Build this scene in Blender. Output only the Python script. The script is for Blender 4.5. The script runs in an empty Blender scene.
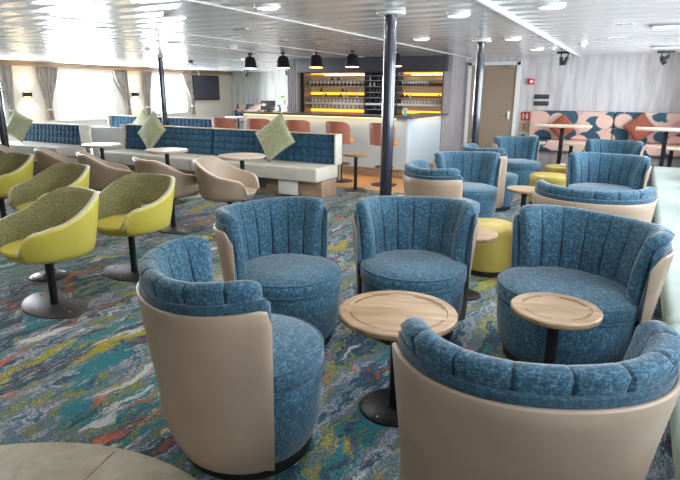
import bpy, bmesh, math, random
from mathutils import Vector, Matrix
random.seed(7)
sc = bpy.context.scene
COL = sc.collection
PI = math.pi

# ------------------------------------------------------------------ camera
cam_d = bpy.data.cameras.new('camera')
cam = bpy.data.objects.new('camera', cam_d)
COL.objects.link(cam)
R3 = Matrix(((0.88135, -0.129354, 0.454411), (0.472405, 0.226137, -0.851878), (0.007434, 0.965469, 0.260413)))
cam.matrix_world = Matrix.Translation((0, 0, 1.5)) @ R3.to_4x4()
cam_d.sensor_width = 36
cam_d.lens = 550 / 680 * 36
cam_d.clip_start = 0.02
sc.camera = cam

# ------------------------------------------------------------------ world, exposure
w = bpy.data.worlds.new('world')
sc.world = w
w.use_nodes = True
w.node_tree.nodes['Background'].inputs[0].default_value = (0.86, 0.93, 1.0, 1)
w.node_tree.nodes['Background'].inputs[1].default_value = 2.6
sc.view_settings.view_transform = 'Standard'
sc.view_settings.look = 'None'
sc.view_settings.gamma = 1
sc.view_settings.exposure = 0.5


def area(name, loc, rot, sx, sy, power, col=(1, 1, 1), spread=PI, shape='RECTANGLE'):
    l = bpy.data.lights.new(name, 'AREA')
    l.shape = shape
    l.size = sx
    if shape in ('RECTANGLE', 'ELLIPSE'):
        l.size_y = sy
    l.energy = power
    l.color = col
    l.spread = spread
    o = bpy.data.objects.new(name, l)
    o.location = loc
    o.rotation_euler = rot
    COL.objects.link(o)
    return o


PORT_WINDOWS = [(6.3, 8.3, 0.72, 2.0), (10.05, 12.0, 0.68, 2.0), (13.4, 15.1, 0.76, 2.0)]
STAR_WINDOWS = [(-1.7, 0.3, 0.95, 1.98), (0.9, 2.9, 0.95, 1.98), (3.5, 5.5, 0.95, 1.98), (6.1, 8.1, 0.95, 1.98), (8.7, 10.7, 0.95, 1.98)]
XP, XS, YB, YR, ZC = -14.2, 1.05, 11.8, -2.6, 2.19
for y0, y1, z0, z1 in PORT_WINDOWS:     # daylight through the port windows
    area('daylight_port', (XP - 0.35, (y0 + y1) / 2, (z0 + z1) / 2), (0, -PI / 2, 0), z1 - z0 + .3, y1 - y0 + .3, 480, (0.95, 0.98, 1))
for y0, y1, z0, z1 in STAR_WINDOWS[1:]:     # daylight through the starboard windows
    area('daylight_starboard', (XS + 0.35, (y0 + y1) / 2, (z0 + z1) / 2), (0, PI / 2, 0), z1 - z0 + .2, y1 - y0 + .2, 40 if y0 < 3 else 95, (0.93, 0.97, 1))


# ------------------------------------------------------------------ materials
def new_mat(name):
    m = bpy.data.materials.new(name)
    m.use_nodes = True
    return m, m.node_tree, m.node_tree.nodes['Principled BSDF']


def srgb(r, g, b):
    f = lambda c: (c / 255 / 12.92) if c / 255 <= 0.04045 else ((c / 255 + 0.055) / 1.055) ** 2.4
    return (f(r), f(g), f(b), 1)


def plain(name, c, rough=0.5, metal=0.0, coat=0.0, emit=None, es=0):
    m, nt, b = new_mat(name)
    b.inputs['Base Color'].default_value = c
    b.inputs['Roughness'].default_value = rough
    b.inputs['Metallic'].default_value = metal
    b.inputs['Coat Weight'].default_value = coat
    if emit:
        b.inputs['Emission Color'].default_value = emit
        b.inputs['Emission Strength'].default_value = es
    # faint procedural break-up of the finish
    n = nt.nodes.new('ShaderNodeTexNoise')
    n.inputs['Scale'].default_value = 30
    tc = nt.nodes.new('ShaderNodeTexCoord')
    nt.links.new(tc.outputs['Object'], n.inputs['Vector'])
    mr = nt.nodes.new('ShaderNodeMapRange')
    mr.inputs[3].default_value = max(0, rough - .05)
    mr.inputs[4].default_value = min(1, rough + .05)
    nt.links.new(n.outputs['Fac'], mr.inputs[0])
    nt.links.new(mr.outputs[0], b.inputs['Roughness'])
    return m


def ramp(nt, stops, interp='LINEAR'):
    r = nt.nodes.new('ShaderNodeValToRGB')
    r.color_ramp.interpolation = interp
    e = r.color_ramp.elements
    e[0].position, e[0].color = stops[0]
    e[1].position, e[1].color = stops[-1]
    for p, c in stops[1:-1]:
        k = e.new(p)
        k.color = c
    return r


def mapped(nt, scale, rot=(0, 0, 0), coord='Object', loc=(0, 0, 0)):
    tc = nt.nodes.new('ShaderNodeTexCoord')
    mp = nt.nodes.new('ShaderNodeMapping')
    mp.inputs['Scale'].default_value = scale
    mp.inputs['Rotation'].default_value = rot
    mp.inputs['Location'].default_value = loc
    nt.links.new(tc.outputs[coord], mp.inputs['Vector'])
    return mp


def noise(nt, vec, scale, detail=4, rough=0.55, dist=0.0):
    n = nt.nodes.new('ShaderNodeTexNoise')
    n.inputs['Scale'].default_value = scale
    n.inputs['Detail'].default_value = detail
    n.inputs['Roughness'].default_value = rough
    n.inputs['Distortion'].default_value = dist
    nt.links.new(vec.outputs[0], n.inputs['Vector'])
    return n


def mix(nt, fac, a, b, mode='MIX'):
    m = nt.nodes.new('ShaderNodeMix')
    m.data_type = 'RGBA'
    m.blend_type = mode
    for sock, v in ((m.inputs[0], fac), (m.inputs[6], a), (m.inputs[7], b)):
        if hasattr(v, 'is_output') or isinstance(v, bpy.types.NodeSocket):
            nt.links.new(v, sock)
        else:
            sock.default_value = v
    return m.outputs[2]


def bump(nt, b, h, strength=0.3, dist=0.01):
    bp = nt.nodes.new('ShaderNodeBump')
    bp.inputs['Strength'].default_value = strength
    bp.inputs['Distance'].default_value = dist
    nt.links.new(h, bp.inputs['Height'])
    nt.links.new(bp.outputs[0], b.inputs['Normal'])


def fabric(name, dark, mid, light, scale=90, bumps=0.5):
    m, nt, b = new_mat(name)
    v1 = mapped(nt, (1, 1, 0.35))
    v2 = mapped(nt, (0.4, 0.4, 1.6))
    n1 = noise(nt, v1, scale, 3, .7)
    n2 = noise(nt, v2, scale * 1.0, 3, .7)
    big = noise(nt, mapped(nt, (1, 1, 1)), 7, 3, .6)
    ad = nt.nodes.new('ShaderNodeMath')
    ad.operation = 'ADD'
    nt.links.new(n1.outputs['Fac'], ad.inputs[0])
    nt.links.new(n2.outputs['Fac'], ad.inputs[1])
    ml = nt.nodes.new('ShaderNodeMath')
    ml.operation = 'MULTIPLY_ADD'
    ml.inputs[1].default_value = 0.42
    nt.links.new(ad.outputs[0], ml.inputs[0])
    sb = nt.nodes.new('ShaderNodeMath')
    sb.operation = 'MULTIPLY'
    sb.inputs[1].default_value = 0.10
    nt.links.new(big.outputs['Fac'], sb.inputs[0])
    nt.links.new(sb.outputs[0], ml.inputs[2])
    r = ramp(nt, [(0.35, dark), (0.47, mid), (0.60, light)])
    nt.links.new(ml.outputs[0], r.inputs[0])
    nt.links.new(r.outputs[0], b.inputs['Base Color'])
    b.inputs['Roughness'].default_value = 0.85
    b.inputs['Sheen Weight'].default_value = 0.35
    b.inputs['Sheen Roughness'].default_value = 0.4
    bump(nt, b, ml.outputs[0], bumps, 0.004)
    return m


def leather(name, c, c2, rough=0.42, coat=0.0):
    m, nt, b = new_mat(name)
    n = noise(nt, mapped(nt, (1, 1, 1)), 5, 3, .5)
    r = ramp(nt, [(0.3, c), (0.7, c2)])
    nt.links.new(n.outputs['Fac'], r.inputs[0])
    nt.links.new(r.outputs[0], b.inputs['Base Color'])
    b.inputs['Roughness'].default_value = rough
    b.inputs['Coat Weight'].default_value = coat
    g = noise(nt, mapped(nt, (1, 1, 1)), 260, 2, .5)
    bump(nt, b, g.outputs['Fac'], 0.12, 0.002)
    return m


def wood(name, a, bcol, c, scale=1.0, rough=0.4, axis=0, grain=14):
    m, nt, b = new_mat(name)
    sc_ = [grain, grain, grain]
    sc_[axis] = 1.2
    v = mapped(nt, tuple(s * scale for s in sc_))
    n = noise(nt, v, 1.6, 6, .65, 0.6)
    n2 = noise(nt, v, 7, 3, .6)
    r = ramp(nt, [(0.3, a), (0.5, bcol), (0.7, c)])
    nt.links.new(n.outputs['Fac'], r.inputs[0])
    o = mix(nt, 0.35, r.outputs[0], (0.5, 0.5, 0.5, 1), 'OVERLAY')
    r2 = ramp(nt, [(0.35, (0.6, 0.6, 0.6, 1)), (0.6, (1, 1, 1, 1))])
    nt.links.new(n2.outputs['Fac'], r2.inputs[0])
    o = mix(nt, 0.5, o, r2.outputs[0], 'MULTIPLY')
    nt.links.new(o, b.inputs['Base Color'])
    b.inputs['Roughness'].default_value = rough
    bump(nt, b, n2.outputs['Fac'], 0.1, 0.002)
    return m


M = {}
M['blue'] = fabric('blue_tweed', srgb(14, 42, 58), srgb(40, 80, 102), srgb(94, 138, 158), 120, .7)
M['blue_d'] = fabric('dark_blue_tweed', srgb(16, 44, 60), srgb(36, 74, 94), srgb(72, 110, 130), 120, .5)
M['seam_shade'] = fabric('seam_shade_blue', srgb(12, 32, 44), srgb(24, 54, 70), srgb(44, 78, 96), 120, .3)  # darker blue that paints in the shade of the channel grooves
M['bench_blue'] = fabric('bench_blue', srgb(16, 52, 78), srgb(30, 78, 108), srgb(62, 116, 146), 60, .4)
M['beige'] = leather('beige_leather', srgb(160, 140, 122), srgb(170, 150, 132), .42)
M['tub_beige'] = leather('greige_leather', srgb(146, 128, 113), srgb(158, 140, 124), .45)
M['tub_beige_in'] = leather('greige_leather_lining', srgb(158, 142, 126), srgb(170, 154, 138), .5)
M['bench_seat'] = leather('cream_vinyl', srgb(206, 202, 190), srgb(218, 214, 203), .4)
M['yellow'] = leather('yellow_leather', srgb(192, 178, 72), srgb(202, 188, 86), .36)
M['otto'] = leather('lime_leather', srgb(174, 156, 76), srgb(184, 166, 86), .36)
M['olive'] = fabric('olive_tweed', srgb(84, 82, 48), srgb(128, 126, 84), srgb(180, 176, 134), 170, .5)
M['pipe'] = fabric('piping', srgb(150, 150, 118), srgb(184, 182, 150), srgb(214, 212, 186), 120, .3)
M['pipe_b'] = leather('piping_beige', srgb(196, 180, 162), srgb(208, 194, 176), .5)
M['mint'] = leather('mint_vinyl', srgb(166, 182, 174), srgb(180, 194, 186), .4)
M['pillow'] = fabric('sage_fabric', srgb(138, 144, 108), srgb(172, 176, 138), srgb(204, 206, 176), 60, .4)
M['rust'] = fabric('rust_fabric', srgb(118, 56, 40), srgb(150, 78, 60), srgb(176, 106, 86), 60, .4)
M['terra'] = leather('terracotta_leather', srgb(158, 94, 74), srgb(170, 106, 86), .45)
M['orange'] = leather('orange_leather', srgb(214, 128, 44), srgb(226, 142, 58), .4)
M['black'] = plain('black_metal', (0.012, 0.012, 0.014, 1), .38, .3)
M['plinth'] = plain('black_plinth', (0.010, 0.010, 0.011, 1), .5)
M['darkmetal'] = plain('dark_metal', (0.05, 0.047, 0.046, 1), .45, .3)
M['steel'] = plain('steel', (0.55, 0.55, 0.57, 1), .3, .9)
M['chrome'] = plain('chrome', (0.8, 0.8, 0.8, 1), .15, 1)
M['white'] = plain('white_paint', (0.82, 0.82, 0.80, 1), .4)
M['whiteplas'] = plain('white_plastic', (0.85, 0.85, 0.85, 1), .35)
M['pole'] = plain('pole_paint', (0.018, 0.022, 0.036, 1), .22, .1, .6)
M['wall_white'] = plain('wall_cream', srgb(226, 216, 202), .6)
M['soffit'] = plain('soffit_grey', srgb(64, 64, 68), .5)
M['counter_top'] = plain('counter_top_grey', srgb(98, 96, 104), .3)
M['counter_front'] = plain('counter_front', srgb(190, 204, 212), .5)
M['door'] = plain('door_taupe', srgb(158, 140, 122), .5)
M['tv'] = plain('tv_black', srgb(62, 62, 72), .3)
M['oak'] = wood('oak_table', srgb(132, 104, 78), srgb(162, 134, 104), srgb(186, 160, 130), 1, .38)
M['oak_dark'] = wood('oak_groove', srgb(104, 76, 52), srgb(126, 94, 66), srgb(146, 112, 80), 1, .4)
M['oak_pale'] = wood('pale_wood', srgb(196, 178, 156), srgb(212, 196, 176), srgb(226, 212, 194), 1, .4)
M['benchwood'] = wood('bench_base_wood', srgb(142, 116, 92), srgb(168, 142, 116), srgb(188, 164, 138), 1, .5, 0)
M['greywood'] = wood('grey_wood', srgb(152, 147, 152), srgb(172, 167, 171), srgb(190, 186, 189), 1, .5, 2)
M['cornice'] = wood('cornice_wood', srgb(156, 124, 96), srgb(176, 144, 114), srgb(190, 160, 130), 1, .45, 1)
M['warmfloor'] = wood('bar_floor_wood', srgb(188, 130, 74), srgb(212, 158, 100), srgb(226, 178, 122), 1, .35, 0, 8)
M['amber_panel'] = plain('amber_backlit_panel', srgb(226, 204, 176), .14, .6, 0, srgb(255, 180, 100), .10)
M['amber_led'] = plain('amber_led', srgb(255, 200, 90), .4, 0, 0, srgb(255, 176, 40), 1.6)
M['warm_led'] = plain('warm_led', srgb(255, 220, 150), .4, 0, 0, srgb(255, 214, 140), 3)
M['lampglow'] = plain('lamp_glow', (1, 1, 1, 1), .4, 0, 0, (1, .95, .88, 1), 1.8)
M['warmglow'] = plain('warm_lamp_glow', (1, .8, .5, 1), .4, 0, 0, (1, .66, .3, 1), 9)
M['red'] = plain('red', srgb(206, 36, 48), .4)
M['green_glow'] = plain('green_plastic', srgb(120, 200, 60), .4)
M['screen_blue'] = plain('screen_blue', srgb(60, 70, 90), .2)
M['cyan'] = plain('cyan_plastic', srgb(110, 190, 190), .4)
M['bottle_dark'] = plain('dark_bottle', srgb(34, 40, 36), .12, 0, .5)
M['bottle_brown'] = plain('brown_bottle', srgb(104, 58, 26), .15, 0, .5)
M['bottle_clear'] = plain('pale_bottle', srgb(198, 206, 208), .12, 0, .5)
M['bottle_blue'] = plain('blue_bottle', srgb(70, 84, 150), .15, 0, .5)
M['glassware'] = plain('glassware', srgb(224, 220, 208), .1, 0, .6)


def glass_mat(name, tint, refl=.08):
    m = bpy.data.materials.new(name)
    m.use_nodes = True
    nt = m.node_tree
    nt.nodes.clear()
    out = nt.nodes.new('ShaderNodeOutputMaterial')
    t = nt.nodes.new('ShaderNodeBsdfTransparent')
    t.inputs[0].default_value = tint
    g = nt.nodes.new('ShaderNodeBsdfGlossy')
    g.inputs['Roughness'].default_value = .03
    mx = nt.nodes.new('ShaderNodeMixShader')
    lw = nt.nodes.new('ShaderNodeLayerWeight')
    lw.inputs[0].default_value = refl
    nt.links.new(lw.outputs['Fresnel'], mx.inputs[0])
    nt.links.new(t.outputs[0], mx.inputs[1])
    nt.links.new(g.outputs[0], mx.inputs[2])
    nt.links.new(mx.outputs[0], out.inputs[0])
    return m


M['pane'] = glass_mat('window_glass', (.96, .98, 1, 1), .1)
M['shelfglass'] = plain('shelf_edge_glass', srgb(176, 182, 184), .15)


# carpet ---------------------------------------------------------------
def carpet_mat():
    m, nt, b = new_mat('carpet_pattern')
    rot = (0, 0, 0.22)
    warp = noise(nt, mapped(nt, (1, 1, 1)), 1.6, 4, .62)
    tc0 = nt.nodes.new('ShaderNodeTexCoord')
    tc = nt.nodes.new('ShaderNodeVectorMath')      # woven tufts: colours change in small steps
    tc.operation = 'SNAP'
    tc.inputs[1].default_value = (.007, .012, .01)
    nt.links.new(tc0.outputs['Object'], tc.inputs[0])

    def layer(sx, sy, loc, wamt, scale, detail, rough):
        mp = nt.nodes.new('ShaderNodeMapping')
        mp.inputs['Scale'].default_value = (sx, sy, 1)
        mp.inputs['Rotation'].default_value = rot
        mp.inputs['Location'].default_value = loc
        va = nt.nodes.new('ShaderNodeVectorMath')
        va.operation = 'MULTIPLY_ADD'
        nt.links.new(warp.outputs['Color'], va.inputs[0])
        va.inputs[1].default_value = (wamt, wamt, 0)
        nt.links.new(tc.outputs[0], va.inputs[2])
        nt.links.new(va.outputs[0], mp.inputs['Vector'])
        return noise(nt, mp, scale, detail, rough)

    base = layer(2.6, .62, (0, 0, 0), .45, 1.2, 9, .68)
    r = ramp(nt, [(0.32, srgb(40, 56, 76)), (0.39, srgb(84, 100, 116)), (0.42, srgb(36, 62, 82)), (0.455, srgb(52, 108, 122)), (0.468, srgb(136, 134, 56)), (0.480, srgb(130, 130, 66)),
                  (0.492, srgb(70, 110, 130)), (0.52, srgb(108, 118, 132)), (0.535, srgb(168, 172, 176)), (0.55, srgb(54, 100, 118)), (0.59, srgb(50, 58, 76)), (0.612, srgb(158, 94, 74)), (0.63, srgb(110, 74, 70)),
                  (0.645, srgb(72, 130, 140)), (0.68, srgb(44, 66, 84))])
    nt.links.new(base.outputs['Fac'], r.inputs[0])
    col = r.outputs[0]
    for (sx, sy, loc, c0, c1, lo, hi) in (
            (3.0, .75, (3.3, 7.7, 0), srgb(118, 114, 34), srgb(172, 162, 56), .575, .60),
            (3.4, .8, (11.3, 1.7, 0), srgb(150, 78, 52), srgb(188, 108, 76), .60, .625),
            (4.5, .9, (5.1, 13.7, 0), srgb(24, 94, 106), srgb(48, 130, 140), .57, .60),
            (5.0, .9, (21.1, 3.7, 0), srgb(176, 180, 182), srgb(200, 200, 198), .60, .625)):
        n = layer(sx, sy, loc, .5, 1.3, 8, .66)
        k = ramp(nt, [(lo, (0, 0, 0, 1)), (hi, (1, 1, 1, 1))])
        nt.links.new(n.outputs['Fac'], k.inputs[0])
        c = mix(nt, n.outputs['Fac'], c0, c1)
        col = mix(nt, k.outputs[0], col, c)
    # woven rows: pale dashes across the streaks
    fine = noise(nt, mapped(nt, (70, 12, 1), rot), 1.0, 3, .8)
    k = ramp(nt, [(0.56, (0, 0, 0, 1)), (0.60, (.9, .9, .9, 1))])
    nt.links.new(fine.outputs['Fac'], k.inputs[0])
    gate = layer(2.2, .9, (31, 9, 0), .5, 1.5, 4, .6)
    kg = ramp(nt, [(0.46, (0, 0, 0, 1)), (0.54, (1, 1, 1, 1))])
    nt.links.new(gate.outputs['Fac'], kg.inputs[0])
    kk = mix(nt, 1.0, k.outputs[0], kg.outputs[0], 'MULTIPLY')
    col = mix(nt, kk, col, srgb(176, 170, 172))
    # pile speckle
    sp = noise(nt, mapped(nt, (1, .6, 1), rot), 120, 2, .8)
    ks = ramp(nt, [(0.35, (.28, .28, .32, 1)), (0.62, (1.35, 1.33, 1.3, 1))])
    nt.links.new(sp.outputs['Fac'], ks.inputs[0])
    col = mix(nt, .8, col, ks.outputs[0], 'MULTIPLY')
    hs = nt.nodes.new('ShaderNodeHueSaturation')
    hs.inputs['Saturation'].default_value = 1.0
    nt.links.new(col, hs.inputs['Color'])
    nt.links.new(hs.outputs[0], b.inputs['Base Color'])
    b.inputs['Roughness'].default_value = .95
    bump(nt, b, sp.outputs['Fac'], .5, .004)
    return m


def ceiling_mat():
    m, nt, b = new_mat('ceiling_planks')
    b.inputs['Base Color'].default_value = srgb(240, 240, 242)
    b.inputs['Metallic'].default_value = .45
    b.inputs['Roughness'].default_value = .2
    wv = nt.nodes.new('ShaderNodeTexWave')
    wv.bands_direction = 'Y'
    wv.wave_profile = 'SIN'
    wv.inputs['Scale'].default_value = .314 / .32
    wv.inputs['Distortion'].default_value = .25
    wv.inputs['Detail'].default_value = 1
    wv.inputs['Detail Scale'].default_value = .6
    nt.links.new(mapped(nt, (.15, 1, 1)).outputs[0], wv.inputs['Vector'])
    bump(nt, b, wv.outputs['Fac'], .32, .03)
    return m


def farwall_mat(name, a, bb, c):
    m, nt, b = new_mat(name)
    n = noise(nt, mapped(nt, (9, 9, .9)), 1.0, 5, .65, .4)
    r = ramp(nt, [(0.34, a), (0.5, bb), (0.66, c)])
    nt.links.new(n.outputs['Fac'], r.inputs[0])
    nt.links.new(r.outputs[0], b.inputs['Base Color'])
    b.inputs['Roughness'].default_value = .5
    return m


def retro_mat():
    """overlapping half rounds in teal, pinks and salmon"""
    m, nt, b = new_mat('retro_upholstery')
    tc = nt.nodes.new('ShaderNodeTexCoord')

    def cell(scale, ox, oz, rad):
        mp = nt.nodes.new('ShaderNodeMapping')
        mp.inputs['Scale'].default_value = (scale, 0, scale * 1.15)
        mp.inputs['Location'].default_value = (ox, 0, oz)
        nt.links.new(tc.outputs['Object'], mp.inputs[0])
        v = nt.nodes.new('ShaderNodeTexVoronoi')
        v.voronoi_dimensions = '3D'
        v.inputs['Scale'].default_value = 1
        v.inputs['Randomness'].default_value = .55
        nt.links.new(mp.outputs[0], v.inputs['Vector'])
        r = ramp(nt, [(rad, (1, 1, 1, 1)), (rad + .012, (0, 0, 0, 1))])
        nt.links.new(v.outputs['Distance'], r.inputs[0])
        return r.outputs[0], v.outputs['Color']

    d1, c1 = cell(2.5, .2, .3, .54)
    d2, c2 = cell(2.5, .62, .45, .44)
    d3, c3 = cell(2.1, .8, .1, .46)
    pink = srgb(214, 182, 172)
    col = mix(nt, d3, pink, srgb(206, 158, 160))
    col = mix(nt, d1, col, srgb(48, 84, 104))
    col = mix(nt, d2, col, srgb(222, 186, 170))
    nt.links.new(col, b.inputs['Base Color'])
    b.inputs['Roughness'].default_value = .7
    return m


def curtain_mat():
    m, nt, b = new_mat('striped_curtain')
    v = mapped(nt, (1, 14, .12))
    n = noise(nt, v, 2.2, 4, .7)
    r = ramp(nt, [(0.38, srgb(100, 94, 98)), (0.48, srgb(148, 142, 142)), (0.58, srgb(178, 156, 124)), (0.66, srgb(126, 120, 122))])
    nt.links.new(n.outputs['Fac'], r.inputs[0])
    nt.links.new(r.outputs[0], b.inputs['Base Color'])
    b.inputs['Roughness'].default_value = .9
    return m


def stone_mat():
    m, nt, b = new_mat('stone_floor')
    n = noise(nt, mapped(nt, (1, 1, 1)), 5, 7, .7, .4)
    r = ramp(nt, [(0.3, srgb(146, 136, 118)), (0.5, srgb(172, 162, 142)), (0.7, srgb(188, 180, 160))])
    nt.links.new(n.outputs['Fac'], r.inputs[0])
    nt.links.new(r.outputs[0], b.inputs['Base Color'])
    b.inputs['Roughness'].default_value = .5
    return m


M['carpet'] = carpet_mat()
M['ceiling'] = ceiling_mat()
M['farwall'] = farwall_mat('grey_streaked_wall', srgb(186, 182, 184), srgb(204, 201, 203), srgb(218, 216, 218))
M['portwall'] = farwall_mat('pale_plank_wall', srgb(168, 168, 160), srgb(188, 188, 180), srgb(206, 206, 198))
M['retro'] = retro_mat()
M['curtain'] = curtain_mat()
M['stone'] = stone_mat()


# ------------------------------------------------------------------ mesh helpers
def link(name, me, mats, parent=None, smooth=True, auto=None):
    o = bpy.data.objects.new(name, me)
    COL.objects.link(o)
    for m in (mats if isinstance(mats, (list, tuple)) else [mats]):
        me.materials.append(m)
    for p in me.polygons:
        p.use_smooth = smooth
    if smooth and auto is not None:
        try:
            me.set_sharp_from_angle(angle=auto)
        except Exception:
            pass
    if parent:
        o.parent = parent
    return o


def obj(name, bm, mats, parent=None, smooth=True, auto=0.6):
    bmesh.ops.recalc_face_normals(bm, faces=bm.faces)
    me = bpy.data.meshes.new(name)
    bm.to_mesh(me)
    bm.free()
    return link(name, me, mats, parent, smooth, auto)


def bx(bm, c, s, bev=0, rot=None, seg=2):
    """box centred on c of full size s added to bm"""
    r = bmesh.ops.create_cube(bm, size=1)
    vs = r['verts']
    mt = Matrix.Translation(c)
    if rot:
        mt = mt @ rot.to_4x4()
    mt = mt @ Matrix.Diagonal((s[0], s[1], s[2], 1))
    bmesh.ops.transform(bm, matrix=mt, verts=vs)
    if bev > 0:
        es = list({e for v in vs for e in v.link_edges})
        bmesh.ops.bevel(bm, geom=es, offset=bev, segments=seg, profile=.5, affect='EDGES')
    return bm


def box(name, c, s, m, parent=None, bev=0, rot=None, seg=2):
    bm = bmesh.new()
    bx(bm, c, s, bev, rot, seg)
    return obj(name, bm, m, parent, True, .6)


def lathe_into(bm, prof, seg=32, c=(0, 0, 0), sx=1, sy=1, power=None):
    rings = []
    for r, z in prof:
        if r < 1e-6:
            rings.append([bm.verts.new((c[0], c[1], c[2] + z))])
        else:
            ring = []
            for i in range(seg):
                a = 2 * PI * i / seg
                ring.append(bm.verts.new((c[0] + r * math.cos(a) * sx, c[1] + r * math.sin(a) * sy, c[2] + z)))
            rings.append(ring)
    for A, B in zip(rings, rings[1:]):
        if len(A) == 1 and len(B) == 1:
            continue
        for i in range(seg):
            j = (i + 1) % seg
            if len(A) == 1:
                bm.faces.new((A[0], B[i], B[j]))
            elif len(B) == 1:
                bm.faces.new((A[i], A[j], B[0]))
            else:
                bm.faces.new((A[i], A[j], B[j], B[i]))
    for R_ in (rings[0], rings[-1]):
        if len(R_) > 1:
            bm.faces.new(R_)
    return bm


def lathe(name, prof, m, parent=None, seg=32, c=(0, 0, 0), sx=1, sy=1):
    return obj(name, lathe_into(bmesh.new(), prof, seg, c, sx, sy), m, parent, True, .7)


def cyl(name, c, r, h, m, parent=None, seg=24, bev=0.0):
    if bev:
        pr = [(0, 0), (r - bev, 0), (r, bev), (r, h - bev), (r - bev, h), (0, h)]
    else:
        pr = [(0, 0), (r, 0), (r, h), (0, h)]
    return lathe(name, pr, m, parent, seg, c)


def tube(name, pts, r, m, parent=None, seg=8):
    bm = bmesh.new()
    pts = [Vector(p) for p in pts]
    rings = []
    for i, p in enumerate(pts):
        d = (pts[min(i + 1, len(pts) - 1)] - pts[max(i - 1, 0)]).normalized()
        up = Vector((0, 0, 1)) if abs(d.z) < .9 else Vector((1, 0, 0))
        u = d.cross(up).normalized()
        v = d.cross(u)
        rings.append([bm.verts.new(p + u * r * math.cos(2 * PI * k / seg) + v * r * math.sin(2 * PI * k / seg)) for k in range(seg)])
    for A, B in zip(rings, rings[1:]):
        for k in range(seg):
            bm.faces.new((A[k], A[(k + 1) % seg], B[(k + 1) % seg], B[k]))
    bm.faces.new(rings[0])
    bm.faces.new(rings[-1])
    return obj(name, bm, m, parent)


def thing(name, label, cat, loc=(0, 0, 0), rz=0, group=None):
    o = bpy.data.objects.new(name, None)
    o.empty_display_size = .1
    COL.objects.link(o)
    o.location = loc
    o.rotation_euler = (0, 0, rz)
    return tag(o, label, cat, group)


def tag(o, label, cat, group=None):
    o['label'] = label
    o['category'] = cat
    if group:
        o['group'] = group
    return o


def struct(o):
    o['kind'] = 'structure'
    return o


def dup(root, loc, rz=0, label=None, group=None, scale=None):
    r = root.copy()
    COL.objects.link(r)
    r.location = loc
    r.rotation_euler = (0, 0, rz)
    if scale:
        r.scale = scale
    if label:
        r['label'] = label
    if group:
        r['group'] = group
    for ch in list(root.children):
        c = ch.copy()
        COL.objects.link(c)
        c.parent = r
        for g in ch.children:
            d = g.copy()
            COL.objects.link(d)
            d.parent = c
    return r


def face_rot(fx, fy):
    return math.atan2(fy, fx) - PI / 2


# ------------------------------------------------------------------ room shell
def slab(name, x0, x1, y0, y1, z0, z1, m):
    return struct(box(name, ((x0 + x1) / 2, (y0 + y1) / 2, (z0 + z1) / 2), (x1 - x0, y1 - y0, z1 - z0), m))


YP = 17.5   # far end of the port side
slab('floor', XP - .1, XS + .1, YR - .1, YP + .1, -.06, 0, M['carpet'])
slab('ceiling', XP - .1, XS + .1, YR - .1, YP + .1, ZC, ZC + .06, M['ceiling'])


def wall_with_windows(name, x0, x1, wins, ya, yb, m):
    bm = bmesh.new()
    zs = 0
    ys = [ya] + [v for w_ in wins for v in (w_[0], w_[1])] + [yb]
    for i in range(0, len(ys), 2):
        bx(bm, ((x0 + x1) / 2, (ys[i] + ys[i + 1]) / 2, ZC / 2), (x1 - x0, ys[i + 1] - ys[i], ZC))
    for (y0, y1, z0, z1) in wins:
        bx(bm, ((x0 + x1) / 2, (y0 + y1) / 2, z0 / 2), (x1 - x0, y1 - y0, z0))
        bx(bm, ((x0 + x1) / 2, (y0 + y1) / 2, (z1 + ZC) / 2), (x1 - x0, y1 - y0, ZC - z1))
    return struct(obj(name, bm, m, None, False, None))


wall_with_windows('wall_left', XP - .12, XP, PORT_WINDOWS, YR, YP, M['wall_white'])
wall_with_windows('wall_right', XS, XS + .12, STAR_WINDOWS, YR, YB, M['wall_white'])
slab('wall_rear', XP, XS, YR - .12, YR, 0, ZC, M['wall_white'])
slab('wall_back', -3.4, XS + .12, YB, YB + .12, 0, ZC, M['farwall'])
slab('wall_port_end', XP, -7.1, YP, YP + .12, 0, ZC, M['portwall'])
slab('wall_bar_port', -7.12, -7.06, 10.87, YP, 0, ZC, M['portwall'])
slab('wall_bar_rear', -7.06, -3.4, 11.55, 11.65, 0, ZC, M['soffit'])
slab('wall_bar_side', -3.46, -3.36, 10.93, YB, 0, ZC, M['greywood'])

slab('wall_bar_end', -3.52, -3.36, 10.87, 10.93, 0, ZC, M['greywood'])

wn = 1
for (side, x0, wins) in (('p', XP, PORT_WINDOWS), ('s', XS, STAR_WINDOWS)):
    sgn = 1 if side == 'p' else -1
    for (y0, y1, z0, z1) in wins:
        bm = bmesh.new()
        t = .05
        xc = x0 + sgn * .01
        for (cy, cz, sy, sz) in (((y0 + y1) / 2, z0 + t / 2, y1 - y0, t), ((y0 + y1) / 2, z1 - t / 2, y1 - y0, t),
                                 (y0 + t / 2, (z0 + z1) / 2, t, z1 - z0 - 2 * t), (y1 - t / 2, (z0 + z1) / 2, t, z1 - z0 - 2 * t)):
            bx(bm, (xc - sgn * .04, cy, cz), (.07, sy, sz))
        f = struct(obj('window_%d' % wn, bm, M['white'], None, False, None))
        p = box('window_pane', (xc - sgn * .05, (y0 + y1) / 2, (z0 + z1) / 2), (.008, y1 - y0 - 2 * t, z1 - z0 - 2 * t), M['pane'], f)
        s_ = box('window_sill', (x0 + sgn * .03, (y0 + y1) / 2, z0 - .015), (.06, y1 - y0 + .1, .03), M['white'], f, .005)
        wn += 1

tn = 1
def trim(c, s, m, bev=.004):
    global tn
    o = struct(box('trim_%d' % tn, c, s, m, None, bev))
    tn += 1
    return o


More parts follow.
